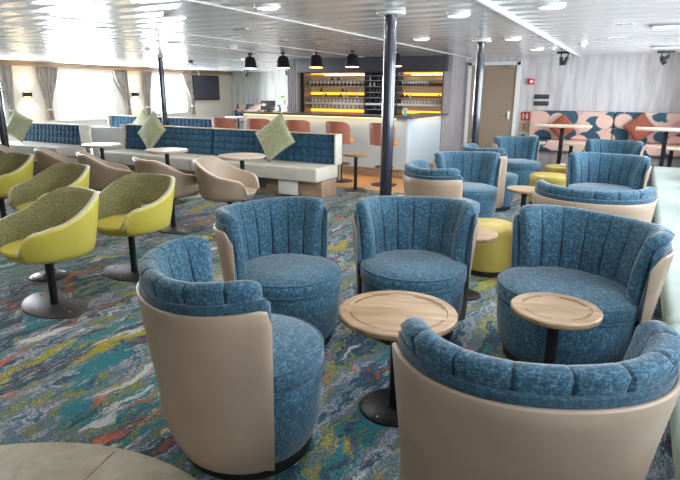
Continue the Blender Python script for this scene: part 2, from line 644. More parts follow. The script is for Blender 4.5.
trim((XP + .05, (YR + YP) / 2, 2.135), (.1, YP - YR, .11), M['cornice'])
for x in (-10.4, -8.4, -6.3, -5.2, -3.26):
    trim((x, (YR + YP) / 2, ZC - .003), (.03, YP - YR, .01), M['white'], .001)
trim((-1.19, (YR + YB) / 2, ZC - .014), (.036, YB - YR, .03), M['white'])
# soffit over the bar and the ribbed end panel
trim((-5.14, 10.97, 2.045), (3.40, .5, .29), M['soffit'])
bm = bmesh.new()
bx(bm, (-6.99, 10.83, 1.09), (.26, .06, 2.18))
for k in range(5):
    bx(bm, (-7.10 + k * .055, 10.79, 1.09), (.026, .04, 2.18))
o = struct(obj('trim_%d' % tn, bm, M['greywood'], None, False, None)); tn += 1

# timber strip floor in front of the bar; round stone inlay by the camera
trim((-4.6, 8.55, .004), (3.4, 1.5, .008), M['warmfloor'], 0)
bm = bmesh.new()
cx, cy, rr = -1.56, .30, 1.095
lathe_into(bm, [(0, 0), (rr, 0), (rr, .008), (0, .008)], 96, (cx, cy, 0))
o = struct(obj('trim_%d' % tn, bm, M['stone'], None, True, .5)); tn += 1
for a in range(6):
    g = PI * a / 3 + .75
    o = struct(box('trim_%d' % tn, (cx + math.cos(g) * rr * .55, cy + math.sin(g) * rr * .55, .009), (rr * .86, .005, .003), M['benchwood'], None, 0, Matrix.Rotation(g, 3, 'Z'))); tn += 1

# door in the back wall
d = struct(box('door_1', (-2.76, YB - .02, 1.02), (.9, .04, 2.02), M['door']))
bm = bmesh.new()
for (x, z, sx, sz) in ((-3.25, 1.05, .07, 2.1), (-2.27, 1.05, .07, 2.1), (-2.76, 2.075, 1.05, .07)):
    bx(bm, (x, YB - .035, z), (sx, .07, sz))
obj('door_frame', bm, M['white'], d, False, None)
h_ = box('door_handle', (-2.40, YB - .06, 1.06), (.05, .03, .16), M['whiteplas'], d, .006)
box('handle_lever', (-2.47, YB - .09, 1.08), (.13, .02, .02), M['chrome'], h_, .005)
for x in (-3.12, -2.42):
    box('door_closer', (x, YB - .07, 2.0), (.14, .06, .06), M['steel'], d, .008)

# ------------------------------------------------------------------ club chair
AMAX = math.radians(86)


def Rz(z, a):
    fl = .074 + .020 * max(0, math.cos(a)) ** 1.5
    t = max(0, (z - .05) / .75)
    r = (.352 + fl * t ** 1.15) * (1 + .055 * t * math.sin(2 * a) ** 2)
    if z < .22:
        r -= .055 * ((.22 - z) / .18) ** 2
    return r


def arc_solid(bm, amax, prof, nseg, tip=0.12, groove=None):
    """sweeps a closed profile round the back; prof(a) gives a list of (r, z)"""
    rings = []
    angs = [-amax + 2 * amax * i / nseg for i in range(nseg + 1)]
    if groove:
        offs = (0, .025, .05, .09, .16, .3, .5, .7, .84, .91, .95, .975)
        angs = [-amax + 2 * amax * (c + o) / nseg for c in range(nseg) for o in offs] + [amax]
    for a in angs:
        pts = prof(a)
        cr = sum(p[0] for p in pts) / len(pts)
        cz = sum(p[1] for p in pts) / len(pts)
        e = (amax - abs(a)) / tip
        sft = 0
        if e < 1:
            k = math.sqrt(max(0, 1 - (1 - e) ** 2))
            k = .25 + .75 * k
        else:
            k = 1
        ring = []
        for r, z in pts:
            r2 = cr + (r - cr) * k
            z2 = z if z < .5 else z - (1 - k) * .035
            if groove:
                g = groove(a)
                r2 = r2 + (cr - r2) * (.30 if r2 < cr - .01 else .10) * g
                if z > .74:
                    z2 -= .003 * g * (z - .74) / .06
            ring.append(bm.verts.new((r2 * math.sin(a), -r2 * math.cos(a), z2)))
        rings.append(ring)
    n = len(rings[0])
    for q, (A, B) in enumerate(zip(rings, rings[1:])):
        for k in range(n):
            f = bm.faces.new((A[k], A[(k + 1) % n], B[(k + 1) % n], B[k]))
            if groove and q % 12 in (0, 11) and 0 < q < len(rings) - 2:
                f.material_index = 1       # groove shade put into the colour between channels
    bm.faces.new(rings[0])
    bm.faces.new(list(reversed(rings[-1])))


def make_club():
    root = thing('club_chair', '', 'armchair', group=None)
    lathe('plinth', [(0, 0), (.275, 0), (.285, .01), (.285, .06), (0, .06)], M['plinth'], root, 40)
    lathe('seat_base', [(0, .055), (.285, .055), (.302, .08), (.325, .15), (.335, .24), (.338, .35), (.33, .362), (0, .362)], M['blue'], root, 48)
    s = lathe('seat', [(0, .36), (.325, .362), (.342, .372), (.347, .395), (.345, .425), (.335, .437), (.30, .449), (.2, .462), (0, .468)], M['blue'], root, 48)
    bm = bmesh.new()
    n = 64
    for R0, z0, rr_ in ((.339, .434, .006), (.343, .366, .005)):
        rings = []
        for i in range(n):
            a = 2 * PI * i / n
            rings.append([bm.verts.new(((R0 + rr_ * math.cos(b)) * math.cos(a), (R0 + rr_ * math.cos(b)) * math.sin(a), z0 + rr_ * math.sin(b))) for b in (0, PI / 3, 2 * PI / 3, PI, 4 * PI / 3, 5 * PI / 3)])
        for i in range(n):
            A, B = rings[i], rings[(i + 1) % n]
            for k in range(6):
                bm.faces.new((A[k], A[(k + 1) % 6], B[(k + 1) % 6], B[k]))
    obj('piping', bm, M['blue_d'], s)
    # leather shell
    bm = bmesh.new()

    def shell_prof(a):
        zt = .69 + .016 * (a / AMAX) ** 2
        e = (AMAX - abs(a)) / math.radians(9)
        zlow = .05
        if e < 1:
            zt -= .05 * (1 - math.sqrt(max(0, 1 - (1 - e) ** 2)))
            zlow += .03 * (1 - math.sqrt(max(0, 1 - (1 - e) ** 2)))
        zz = [zlow + (zt - zlow) * i / 12 for i in range(13)]
        out = [(Rz(z, a) + .004, z) for z in zz]
        inn = [(Rz(z, a) - .016, z) for z in reversed(zz)]
        top = [(Rz(zt, a) - .001, zt + .007), (Rz(zt, a) - .011, zt + .007)]
        return out + top + inn
    arc_solid(bm, AMAX, shell_prof, 44, math.radians(2.5))
    obj('shell', bm, M['beige'], root, True, 1.0)
    # plain outer band of fabric rising above the shell
    bm = bmesh.new()

    def band_prof(a):
        zt = .724 + .022 * (a / AMAX) ** 2
        z0 = .37
        pts = [(Rz(z, a) - .015, z) for z in (z0, .5, .6, .68, .718)]
        pts += [(Rz(.73, a) - .018, zt), (Rz(.73, a) - .030, zt + .003), (Rz(.73, a) - .042, zt - .010)]
        pts += [(Rz(z, a) - .046, z) for z in (.66, .5, z0)]
        return pts
    arc_solid(bm, AMAX - math.radians(.5), band_prof, 44, math.radians(6))
    obj('back_band', bm, M['blue_d'], root, True, 1.2)
    # channelled inner back
    NCH = 8
    A2 = math.radians(82)

    def groove(a):
        t = (a + A2) / (2 * A2) * NCH
        dd = abs(t - round(t))
        if round(t) in (0, NCH):
            return 0
        return math.exp(-(dd / .045) ** 2) + .12 * math.exp(-(dd / .2) ** 2)
    bm = bmesh.new()

    def back_prof(a):
        zt = 0.79 + .028 * (a / A2) ** 2 - .026 * (abs(a) / A2) ** 9
        ri = lambda z: Rz(z, a) - .118 + .022 * max(0, (z - .6) / .2) - .01 * math.sin((z - .43) / .4 * PI)
        ro = lambda z: Rz(z, a) - .046 + .03 * max(0, (z - .66) / .1)
        zz = (.40, .46, .53, .60, .67, .73)
        pts = [(ri(z), z) for z in zz]
        zc = zt - .036
        rc = (ri(zc) + ro(zc)) / 2
        hw = (ro(zc) - ri(zc)) / 2
        for b in (155, 120, 90, 60, 25):
            b = math.radians(b)
            pts.append((rc + hw * math.cos(b), zc + .036 * math.sin(b)))
        pts += [(ro(z), z) for z in (.72, .66, .53, .40)]
        return pts
    arc_solid(bm, A2, back_prof, NCH, math.radians(8), groove)
    obj('backrest', bm, [M['blue'], M['seam_shade']], root, True, 1.3)
    return root


clubs = [
    (-1.345, 1.69, .54, .84, 'blue club chair nearest the lower left, beige leather shell towards the camera'),
    (-1.79, 2.67, .95, -.30, 'blue channel-backed club chair just behind the near left one, facing the large round table'),
    (-1.15, 3.14, .38, -.92, 'blue club chair directly in front of the central black pole, facing the camera'),
    (-.25, 3.18, -.50, -.87, 'large blue club chair behind the small round table, beside the mint bench'),
    (-.25, 1.745, -.46, .89, 'blue club chair in the bottom right corner seen from behind, curved rim and beige shell'),
    (-1.60, 5.20, .70, .71, 'blue club chair with beige shell seen from behind, right of the central black pole'),
    (-1.66, 6.22, .50, -.87, 'blue club chair facing the camera between two beige-shelled chairs, right of the bar corner'),
    (-1.66, 7.40, .70, .71, 'far blue club chair in front of the door, mostly hidden, round seat showing'),
    (-1.62, 9.00, .70, -.71, 'farthest left blue club chair, in front of the red safety signs'),
    (-.27, 4.80, -.10, 1.0, 'blue club chair seen from behind, curved beige rim above the large blue chair'),
    (-.29, 6.97, -.14, -1.0, 'blue club chair facing the camera behind the beige-rimmed one, beside the mint bench'),
    (-.33, 9.30, -.15, -1.0, 'farthest right blue club chair, in front of the patterned bench'),
]
club0 = make_club()
for i, (x, y, fx, fy, lab) in enumerate(clubs):
    if i == 0:
        c = club0
        c.location = (x, y, 0)
        c.rotation_euler = (0, 0, face_rot(fx, fy))
        c.scale = (.95, .95, 1.09)
        c['label'] = lab
        c['group'] = 'blue club chairs'
    else:
        wide = i in (3, 4, 9, 10)      # the right-hand column is a wider model
        dup(club0, (x, y, 0), face_rot(fx, fy), lab, 'blue club chairs', ((1.04, 1, 1.04) if i == 4 else (1.14, 1.02, 1.04) if i == 3 else (1.09, 1, 1.03)) if wide else ((.96, .97, 1.04) if i < 9 else (1, 1, 1.02)))

# ------------------------------------------------------------------ tub chairs
def superellipse(a, rx, ry, n=2.4):
    c, s = math.cos(a), math.sin(a)
    k = (abs(s / rx) ** n + abs(c / ry) ** n) ** (-1 / n)
    return k


def make_tub(name, outer, inner, rim, seatm, basem):
    root = thing(name, '', 'armchair')
    am = math.radians(138)
    NU, NV = 56, 12
    bm = bmesh.new()
    grid = []
    for i in range(NU + 1):
        a = -am + 2 * am * i / NU
        A = abs(math.degrees(a))
        # rim height: high round back, sweeping down to level arms, dropping at the front
        if A < 38:
            zr = .80
        elif A < 104:
            t = (A - 38) / 66
            zr = .80 - .165 * (3 * t * t - 2 * t ** 3) ** .9
        elif A < 114:
            t = (A - 104) / 10
            zr = .635 - .02 * t
        else:
            t = (A - 114) / 24
            zr = .615 - .155 * (1 - math.sqrt(max(0, 1 - t ** 2)))
        k = superellipse(a, .345, .325)
        col = []
        for j in range(NV + 1):
            v = j / NV
            zb = .375
            if v < .3:       # bowl bottom curving out
                t = v / .3
                rr_ = .50 + .40 * math.sin(t * PI / 2)
                z = zb + .055 * (1 - math.cos(t * PI / 2))
            else:
                t = (v - .3) / .7
                rr_ = .90 + .12 * t ** .8 + (.06 * t if A < 70 else .06 * t * max(0, 1 - (A - 70) / 30))
                z = zb + .055 + (zr - zb - .055) * t
            col.append(bm.verts.new((k * rr_ * math.sin(a), -k * rr_ * math.cos(a), z)))
        grid.append(col)
    for i in range(NU):
        for j in range(NV):
            ac = abs(-am + 2 * am * (i + .5) / NU)
            if ac < math.radians(30) and 4 <= j < 6:
                continue     # the slot between seat and back
            bm.faces.new((grid[i][j], grid[i + 1][j], grid[i + 1][j + 1], grid[i][j + 1]))
    bmesh.ops.recalc_face_normals(bm, faces=bm.faces)
    # make normals point outwards
    f = max(bm.faces, key=lambda f: f.calc_center_median().z)
    cm = f.calc_center_median()
    if f.normal.dot(Vector((cm.x, cm.y, 0))) < 0:
        bmesh.ops.reverse_faces(bm, faces=bm.faces)
    me = bpy.data.meshes.new('shell')
    bm.to_mesh(me)
    bm.free()
    o = link('shell', me, [outer, inner, rim], root)
    md = o.modifiers.new('s', 'SOLIDIFY')
    md.thickness = .034
    md.offset = -1
    md.material_offset = 1
    md.material_offset_rim = 2
    # bottom pan + seat pad
    lathe('seat_pan', [(0, .36), (.13, .362), (.24, .385), (.275, .43), (0, .43)], outer, root, 36)
    bm = bmesh.new()
    prof = [(0, .425), (.255, .428), (.268, .44), (.265, .458), (.24, .466), (0, .472)]
    lathe_into(bm, prof, 40)
    for v in bm.verts:
        if v.co.y > .05:
            v.co.y *= 1.06
    obj('seat', bm, seatm, root)
    cyl('post', (0, 0, .015), .027, .35, M['black'], root, 20)
    cyl('swivel_plate', (0, 0, .345), .09, .018, M['black'], root, 20)
    # pointed oval foot plate
    bm = bmesh.new()
    n = 48
    top, bot, mid = [], [], []
    for i in range(n):
        a = 2 * PI * i / n
        x = .34 * math.cos(a)
        y = .20 * math.copysign(abs(math.sin(a)) ** 1.4, math.sin(a))
        bot.append(bm.verts.new((x, y, 0)))
        mid.append(bm.verts.new((x, y, .008)))
        top.append(bm.verts.new((x * .97, y * .97, .012)))
    for A_, B_ in ((bot, mid), (mid, top)):
        for i in range(n):
            bm.faces.new((A_[i], A_[(i + 1) % n], B_[(i + 1) % n], B_[i]))
    bm.faces.new(top)
    bm.faces.new(bot)
    b_ = obj('foot_plate', bm, basem, root)
    for sx, sy in ((.24, 0), (-.24, 0), (0, .15), (0, -.15)):
        cyl('bolt', (sx, sy, .012), .009, .005, M['chrome'], b_, 8)
    return root


yel = make_tub('tub_chair', M['yellow'], M['olive'], M['pipe'], M['yellow'], M['darkmetal'])
yl = [(-3.55, 2.30, -.22, -.97, 'nearest yellow tub chair with olive tweed lining on an oval foot plate, left edge'),
      (-3.62, 3.09, -.02, -1.0, 'yellow tub chair with slot in its tweed back, in front of the round cafe table'),
      (-4.80, 3.2, -.12, -1, 'yellow tub chair half hidden behind the nearest yellow one'),
      (-6.1, 3.5, -.1, -1, 'farthest yellow tub chair, cut off by the left edge')]
for i, (x, y, fx, fy, lab) in enumerate(yl):
    if i == 0:
        yel.location = (x, y, 0)
        yel.rotation_euler = (0, 0, face_rot(fx, fy))
        yel['label'] = lab
        yel['group'] = 'yellow tub chairs'
    else:
        dup(yel, (x, y, 0), face_rot(fx, fy), lab, 'yellow tub chairs')
bei = make_tub('tub_chair', M['tub_beige'], M['tub_beige_in'], M['pipe_b'], M['tub_beige_in'], M['darkmetal'])
bl = [(-3.82, 4.62, .93, .36, 'beige leather tub chair at the right end of the row, left of the club chairs'),
      (-4.48, 4.42, .30, .95, 'beige leather tub chair on a black post, second from the right in the row'),
      (-5.42, 4.42, .55, .83, 'beige leather tub chair directly behind the slotted yellow one'),
      (-6.22, 4.45, .55, .83, 'beige leather tub chair fourth from the right in the row'),
      (-7.15, 4.45, .55, .83, 'beige leather tub chair at the far left edge')]
for i, (x, y, fx, fy, lab) in enumerate(bl):
    if i == 0:
        bei.location = (x, y, 0)
        bei.rotation_euler = (0, 0, face_rot(fx, fy))
        bei['label'] = lab
        bei['group'] = 'beige tub chairs'
    else:
        dup(bei, (x, y, 0), face_rot(fx, fy), lab, 'beige tub chairs')

# ------------------------------------------------------------------ tables
def make_side_table(x, y, r, h, label, rz=0, name='side_table', groove=True, topm='oak', base=.17, group='round pedestal tables'):
    root = thing(name, label, 'table', (x, y, 0), rz, group)
    t = .034
    prof = [(0, h - t), (r - .012, h - t), (r - .003, h - t + .006), (r, h - t + .014), (r, h - .006), (r - .006, h)]
    if groove:
        prof += [(r - .045, h), (r - .048, h - .004), (0, h - .004)]
    else:
        prof += [(0, h)]
    tp = lathe('table_top', prof, M[topm], root, 64)
    if groove:
        for k in range(4):
            bm = bmesh.new()
            a0 = k * PI / 2 + .28
            a1 = a0 + PI / 2 - .56
            n = 14
            vi, vo = [], []
            for i in range(n + 1):
                a = a0 + (a1 - a0) * i / n
                for L, rr_ in ((vi, r - .062), (vo, r - .047)):
                    L.append((bm.verts.new((rr_ * math.cos(a), rr_ * math.sin(a), h - .004)), bm.verts.new((rr_ * math.cos(a), rr_ * math.sin(a), h - .0022))))
            for i in range(n):
                bm.faces.new((vi[i][1], vi[i + 1][1], vo[i + 1][1], vo[i][1]))
                bm.faces.new((vi[i][0], vi[i + 1][0], vi[i + 1][1], vi[i][1]))
                bm.faces.new((vo[i][0], vo[i + 1][0], vo[i + 1][1], vo[i][1]))
            obj('inlay', bm, M['oak_dark'], tp)
    cyl('post', (0, 0, .01), .028 if r < .4 else .032, h - t - .01, M['black'], root, 20)
    cyl('mounting_plate', (0, 0, h - t - .012), .08, .012, M['black'], root, 20)
    b_ = lathe('foot_plate', [(0, 0), (base, 0), (base, .008), (base - .006, .012), (.04, .014), (.04, .02), (0, .02)], M['black'], root, 40)
    for k in range(6):
        a = k * PI / 3
        cyl('bolt', (math.cos(a) * (base - .03), math.sin(a) * (base - .03), .012), .007, .004, M['chrome'], b_, 8)
    return root


make_side_table(-.89, 2.25, .277, .512, 'large round oak side table with rim inlays, centre foreground among blue club chairs', .3)
make_side_table(-.245, 2.66, .208, .512, 'small round oak side table with rim inlays in front of the large blue chair', .3)
make_side_table(-1.02, 3.95, .21, .50, 'round side table mostly hidden behind the chair facing the camera, beside the yellow ottoman', 0, 'side_table', False, 'oak', .12)
make_side_table(-1.02, 6.18, .19, .50, 'round wooden side table with a black post between the far blue chairs', 0, 'side_table', False)
make_side_table(-3.85, 7.72, .20, .57, 'small round table on a black post at the end of the long buttoned bench', 0, 'side_table', False, 'oak')
make_side_table(-4.32, 5.49, .29, .73, 'round cafe table in front of the bench end with the upright green cushion', 0, 'cafe_table', False, 'oak_pale', .2, 'cafe tables along the bench')
make_side_table(-5.60, 5.50, .28, .73, 'round cafe table below the leftmost of the two green cushions on the long bench', 0, 'cafe_table', False, 'oak_pale', .2, 'cafe tables along the bench')
make_side_table(-6.95, 5.55, .27, .73, 'round cafe table in front of the low white partition', 0, 'cafe_table', False, 'oak_pale', .2, 'cafe tables along the bench')
make_side_table(-4.17, 2.69, .22, .50, 'round table hidden behind the nearest yellow chair, round grey foot showing', 0, 'side_table', False, 'oak_pale', .15)
make_side_table(-10.0, 12.6, .35, .80, 'white round table far behind the bar counter end', 0, 'cafe_table', False, 'white', .2)


def rect_table(x, y, sx, sy, h, label, topm='oak_pale', t=.035, name='high_table', group=None):
    root = thing(name, label, 'table', (x, y, 0), 0, group)
    box('table_top', (0, 0, h - t / 2), (sx, sy, t), M[topm], root, .008)
    box('post', (0, 0, (h - t) / 2), (.06, .06, h - t - .001), M['black'], root, .004)
    box('foot_plate', (0, 0, .008), (min(.42, sx * .5), min(.36, sy * .9), .016), M['black'], root, .003)
    return root


rect_table(-1.12, 9.82, .86, .46, 1.0, 'tall wooden table in front of the left rust cushion')
rect_table(.36, 9.80, .84, .46, 1.0, 'tall wooden table in front of the right rust cushion, at the right edge')
low = 'low square wooden table by the patterned bench, '
rect_table(-1.62, 10.45, .32, .3, .66, low + 'nearest the fire extinguisher', name='square_table', group='square tables by the patterned bench')
rect_table(-1.02, 10.5, .42, .3, .66, low + 'below the left rust cushion', name='square_table', group='square tables by the patterned bench')
rect_table(-.08, 10.5, .30, .3, .66, low + 'below the right rust cushion', name='square_table', group='square tables by the patterned bench')
rect_table(.50, 10.5, .42, .3, .66, low + 'at the right edge beside the mint bench', name='square_table', group='square tables by the patterned bench')

# ------------------------------------------------------------------ ottomans
def make_ottoman(x, y, r, label):
    root = thing('ottoman', label, 'ottoman', (x, y, 0), 0, 'lime ottomans')
    lathe('plinth', [(0, 0), (r * .9, 0), (r * .9, .05), (0, .05)], M['plinth'], root, 36)
    lathe('body', [(0, .05), (r * .96, .05), (r * .98, .08), (r, .34), (0, .34)], M['otto'], root, 40)
    c_ = lathe('cushion', [(0, .335), (r * 1.0, .337), (r * 1.02, .35), (r * 1.025, .39), (r * .99, .415), (r * .9, .428), (0, .436)], M['otto'], root, 40)
    return root


make_ottoman(-1.03, 4.64, .215, 'yellow-green round ottoman right behind the chair facing the camera')
make_ottoman(-1.02, 8.0, .25, 'wide yellow-green ottoman left of the blue chair beside the mint bench')
make_ottoman(-.98, 9.05, .24, 'far yellow-green ottoman with a small table standing over it')
rect_table(-.82, 8.66, .30, .18, .50, 'tiny pale side table between the two far ottomans', name='side_table', t=.03)

# ------------------------------------------------------------------ mint bench along the right wall
yy = [(-.6, .85), (.86, 1.85), (1.86, 2.93), (2.94, 4.40), (4.41, 6.45), (6.46, 7.60), (7.61, 9.60)]
root = thing('bench', 'long mint green upholstered bench along the right edge', 'bench', (0, 0, 0))
box('bench_base', (.62, 4.5, .14), (.62, 10.18, .27), M['soffit'], root, .005)
for k, (a, b_) in enumerate(yy):
    box('seat', (.55, (a + b_) / 2, .365), (.62, b_ - a - .008, .17), M['mint'], root, .04, None, 4)
    box('backrest', (.95, (a + b_) / 2, .66), (.14, b_ - a, .44), M['mint'], root, .03, None, 3)


def pillow_bm(s=.42, t=.13, n=14):
    bm = bmesh.new()
    layers = []
    for sg in (1, -1):
        g = []
        for i in range(n + 1):
            row = []
            for j in range(n + 1):
                u, v = -1 + 2 * i / n, -1 + 2 * j / n
                k = (1 - u ** 2) * (1 - v ** 2)
                pinch = 1 - .07 * (1 - u * u) * abs(v) ** 3 - .07 * (1 - v * v) * abs(u) ** 3
                x = u * s / 2 * (1 - .06 * (1 - v * v) * abs(u) ** 2)
                z = v * s / 2 * (1 - .06 * (1 - u * u) * abs(v) ** 2)
                y = sg * (t / 2 * max(0, k) ** .42 + (0.004 if k > 0 else 0))
                row.append(bm.verts.new((x, y, z)))
            g.append(row)
        layers.append(g)
        for i in range(n):
            for j in range(n):
                bm.faces.new((g[i][j], g[i + 1][j], g[i + 1][j + 1], g[i][j + 1]))
    bmesh.ops.remove_doubles(bm, verts=bm.verts, dist=.0008)
    return bm


def pillow(x, y, z, s, rot, m, label, group=None, t=.13):
    root = thing('cushion', label, 'cushion', (x, y, z), 0, group)
    root.rotation_mode = 'YXZ'
    root.rotation_euler = rot
    o = obj('cushion_body', pillow_bm(s, t), m, root, True, None)
    bm = bmesh.new()
    h = s / 2
    pts = []
    n = 10
    for (ax, az, bx_, bz) in ((-1, -1, 1, -1), (1, -1, 1, 1), (1, 1, -1, 1), (-1, 1, -1, -1)):
        for k in range(n):
            tt = k / n
            u, v = ax + (bx_ - ax) * tt, az + (bz - az) * tt
            pts.append(Vector((u * h * (1 - .06 * (1 - v * v) * abs(u) ** 2), 0, v * h * (1 - .06 * (1 - u * u) * abs(v) ** 2))))
    pts.append(pts[0])
    bm.free()
    tube('seam_piping', pts, .006, m, root, 6)
    return root


sage = 'sage green square cushion '
pillow(-4.85, 6.97, .825, .55, (-.30, math.radians(52), -.05), M['pillow'], sage + 'standing on its corner on the right half of the long bench', 'sage green cushions')
pillow(-7.42, 6.97, .815, .53, (-.3, math.radians(38), -.12), M['pillow'], sage + 'standing on its corner on the left half of the long bench', 'sage green cushions')
pillow(-10.35, 9.48, .765, .45, (-.3, math.radians(35), .1), M['pillow'], sage + 'behind another one, on the rear bench', 'sage green cushions')
pillow(-11.1, 6.93, .775, .50, (-.28, math.radians(25), .3), M['pillow'], sage + 'at the far left beside the pole', 'sage green cushions')
pillow(.72, 8.2, .675, .36, (0.2, math.radians(20), PI / 2), M['pillow'], 'yellow-green cushion on the far end of the mint bench at the right edge')

# ------------------------------------------------------------------ buttoned benches
def tufted(name, x0, x1, z0, z1, y, m, parent, pitch=.125, depth=.022, lean=.06):
    """biscuit-tufted panel facing -y"""
    bm = bmesh.new()
    nx = max(1, round((x1 - x0) / pitch))
    nz = max(1, round((z1 - z0) / .115))
    sx, sz = nx * 8, nz * 8
    g, bk = [], []
    for i in range(sx + 1):
        row, rb = [], []
        for j in range(sz + 1):
            u, v = i / sx, j / sz
            pu = abs(math.sin(u * nx * PI))
            pv = abs(math.sin(v * nz * PI))
            d = (pu ** .45) * (pv ** .45) * depth + .3 * depth * min(pu, pv) ** .3
            x = x0 + (x1 - x0) * u
            z = z0 + (z1 - z0) * v
            row.append(bm.verts.new((x, y + lean * v - d, z)))
            rb.append(bm.verts.new((x, y + lean + .03, z)) if (i in (0, sx) or j in (0, sz)) else None)
        g.append(row)
        bk.append(rb)
    for i in range(sx):
        for j in range(sz):
            bm.faces.new((g[i][j], g[i + 1][j], g[i + 1][j + 1], g[i][j + 1]))
    for j in range(sz):
        for i in (0, sx):
            bm.faces.new((g[i][j], g[i][j + 1], bk[i][j + 1], bk[i][j]))
    for i in range(sx):
        for j in (0, sz):
            bm.faces.new((g[i][j], g[i + 1][j], bk[i + 1][j], bk[i][j]))
    return obj(name, bm, m, parent, True, 1.2)


def buttoned_bench(x0, x1, y, ztop, label, name='banquette', split=None, rm='oak', depth=.6, zs=.45, base=True):
    root = thing(name, label, 'bench', ((x0 + x1) / 2, y, 0), 0)
    cx_ = (x0 + x1) / 2
    a, b_ = x0 - cx_, x1 - cx_
    # local: front towards -y, backrest plane at y=0
    box('base', (0, -depth / 2 + .08, .125), (b_ - a - .02, depth - .16, .25), M['benchwood'], root, .004)
    splits = [a] + ([s - cx_ for s in split] if split else []) + [b_]
    for p, q in zip(splits, splits[1:]):
        box('seat', ((p + q) / 2, -depth / 2 + .02, .355), (q - p - .006, depth + .04, .20), M['bench_seat'], root, .025, None, 3)
        tufted('back_cushion', p + .02, q - .03, zs + .005, ztop - .012, -.02, M['bench_blue'], root)
        box('cap_strip', ((p + q) / 2, .065, ztop - .005), (q - p - .004, .12, .016), M['pipe_b'], root, .004)
    box('back_panel', (0, .10, ztop / 2 + .1), (b_ - a, .04, ztop - .22), M['tub_beige_in'], root, .006)
    for e in (b_, a):
        box('end_panel', (e, .03, (ztop + zs) / 2), (.03, .20, ztop - zs), M['bench_seat'], root, .006)
    return root


bn = buttoned_bench(-8.35, -3.9, 7.2, .895, 'long bench with dark blue buttoned back and cream seat, in front of the bar', split=[-6.27])
sk = box('socket_panel', (1.20, -.535, .17), (.20, .012, .13), M['tv'], bn, .004)
wp = box('white_notice', (1.70, -.53, .14), (.34, .01, .20), M['white'], bn, .002)
buttoned_bench(-11.5, -9.5, 7.2, .835, 'shorter blue buttoned bench at the left edge, below the first wall lamp', name='banquette')
buttoned_bench(-11.75, -8.35, 9.72, .89, 'rear blue buttoned bench below the windows, behind the long bench', name='banquette')
box_ = tag(box('partition', (-8.92, 7.3, .41), (.84, .10, .82), M['white'], None, .01), 'low white partition standing between two blue buttoned benches', 'partition')

# ------------------------------------------------------------------ patterned benches
def retro_bench(x0, x1, y, label, splits, zs=.63, zt=1.17, zk=.44, name='patterned_bench'):
    root = thing(name, label, 'bench', ((x0 + x1) / 2, y, 0), 0)
    cx_ = (x0 + x1) / 2
    L = x1 - x0
    box('bench_base', (0, -.27, zk / 2), (L, .50, zk), M['greywood'], root, .004)
    ss = [x0] + splits + [x1]
    for p, q in zip(ss, ss[1:]):
        box('seat', ((p + q) / 2 - cx_, -.30, (zs + zk) / 2), (q - p - .01, .60, zs - zk), M['retro'], root, .03, None, 3)
        box('backrest', ((p + q) / 2 - cx_, -.06, (zs + zt) / 2 + .005), (q - p - .012, .12, zt - zs), M['retro'], root, .03, None, 3)
    return root


retro_bench(-1.96, 1.02, 11.74, 'bench along the grey back wall in pink and teal retro pattern', [-.45])
retro_bench(-13.9, -9.0, 17.4, 'distant pink and teal patterned bench behind the left end of the bar counter', [-12.3, -10.6], .50, 1.0, .36)
pillow(-1.32, 11.48, .88, .37, (-.25, math.radians(45), .0), M['rust'], 'rust orange cushion standing on its corner on the left half of the patterned bench', 'rust cushions')
pillow(.0, 11.48, .905, .40, (-.25, math.radians(48), .0), M['rust'], 'rust orange cushion standing on its corner on the right half of the patterned bench', 'rust cushions')

# ------------------------------------------------------------------ poles
def make_pole(x, y, label):
    root = thing('support_pole', label, 'pole', (x, y, 0), 0, 'black ceiling support poles')
    cyl('shaft', (0, 0, 0), .058, ZC - .02, M['pole'], root, 28)
    cyl('ceiling_collar', (0, 0, ZC - .026), .13, .024, M['white'], root, 28, .004)
    cyl('floor_collar', (0, 0, 0), .085, .02, M['black'], root, 28, .004)
    return root


make_pole(-2.09, 4.85, 'glossy black support pole in the centre, between bar stools and club chairs')
make_pole(-2.05, 7.88, 'dark support pole in front of the door')
make_pole(-9.02, 8.87, 'dark support pole in front of the right-hand window')
make_pole(-9.15, 5.45, 'dark support pole at the far left edge')

# ------------------------------------------------------------------ bar
root = thing('bar_counter', 'long pale bar counter with grey top and warm light under its edge', 'bar counter', (0, 0, 0))
X0, X1, Y0, Y1 = -7.10, -3.52, 9.12, 10.85


def rounded_L(bm, x0, x1, y0, y1, rad, thick, z0, z1):
    """L-shaped counter: front run along x, side run along y at x1, rounded outer corner"""
    outer = [(x0, y0)]
    for k in range(9):
        a = -PI / 2 + PI / 2 * k / 8
        outer.append((x1 - rad + rad * math.cos(a), y0 + rad + rad * math.sin(a)))
    outer.append((x1, y1))
    inner = [(x1 - thick, y1), (x1 - thick, y0 + thick), (x0, y0 + thick)]
    pts = outer + inner
    lo = [bm.verts.new((p[0], p[1], z0)) for p in pts]
    hi = [bm.verts.new((p[0], p[1], z1)) for p in pts]
    bm.faces.new(lo)
    bm.faces.new(list(reversed(hi)))
    n = len(pts)
    for i in range(n):
        bm.faces.new((lo[i], lo[(i + 1) % n], hi[(i + 1) % n], hi[i]))


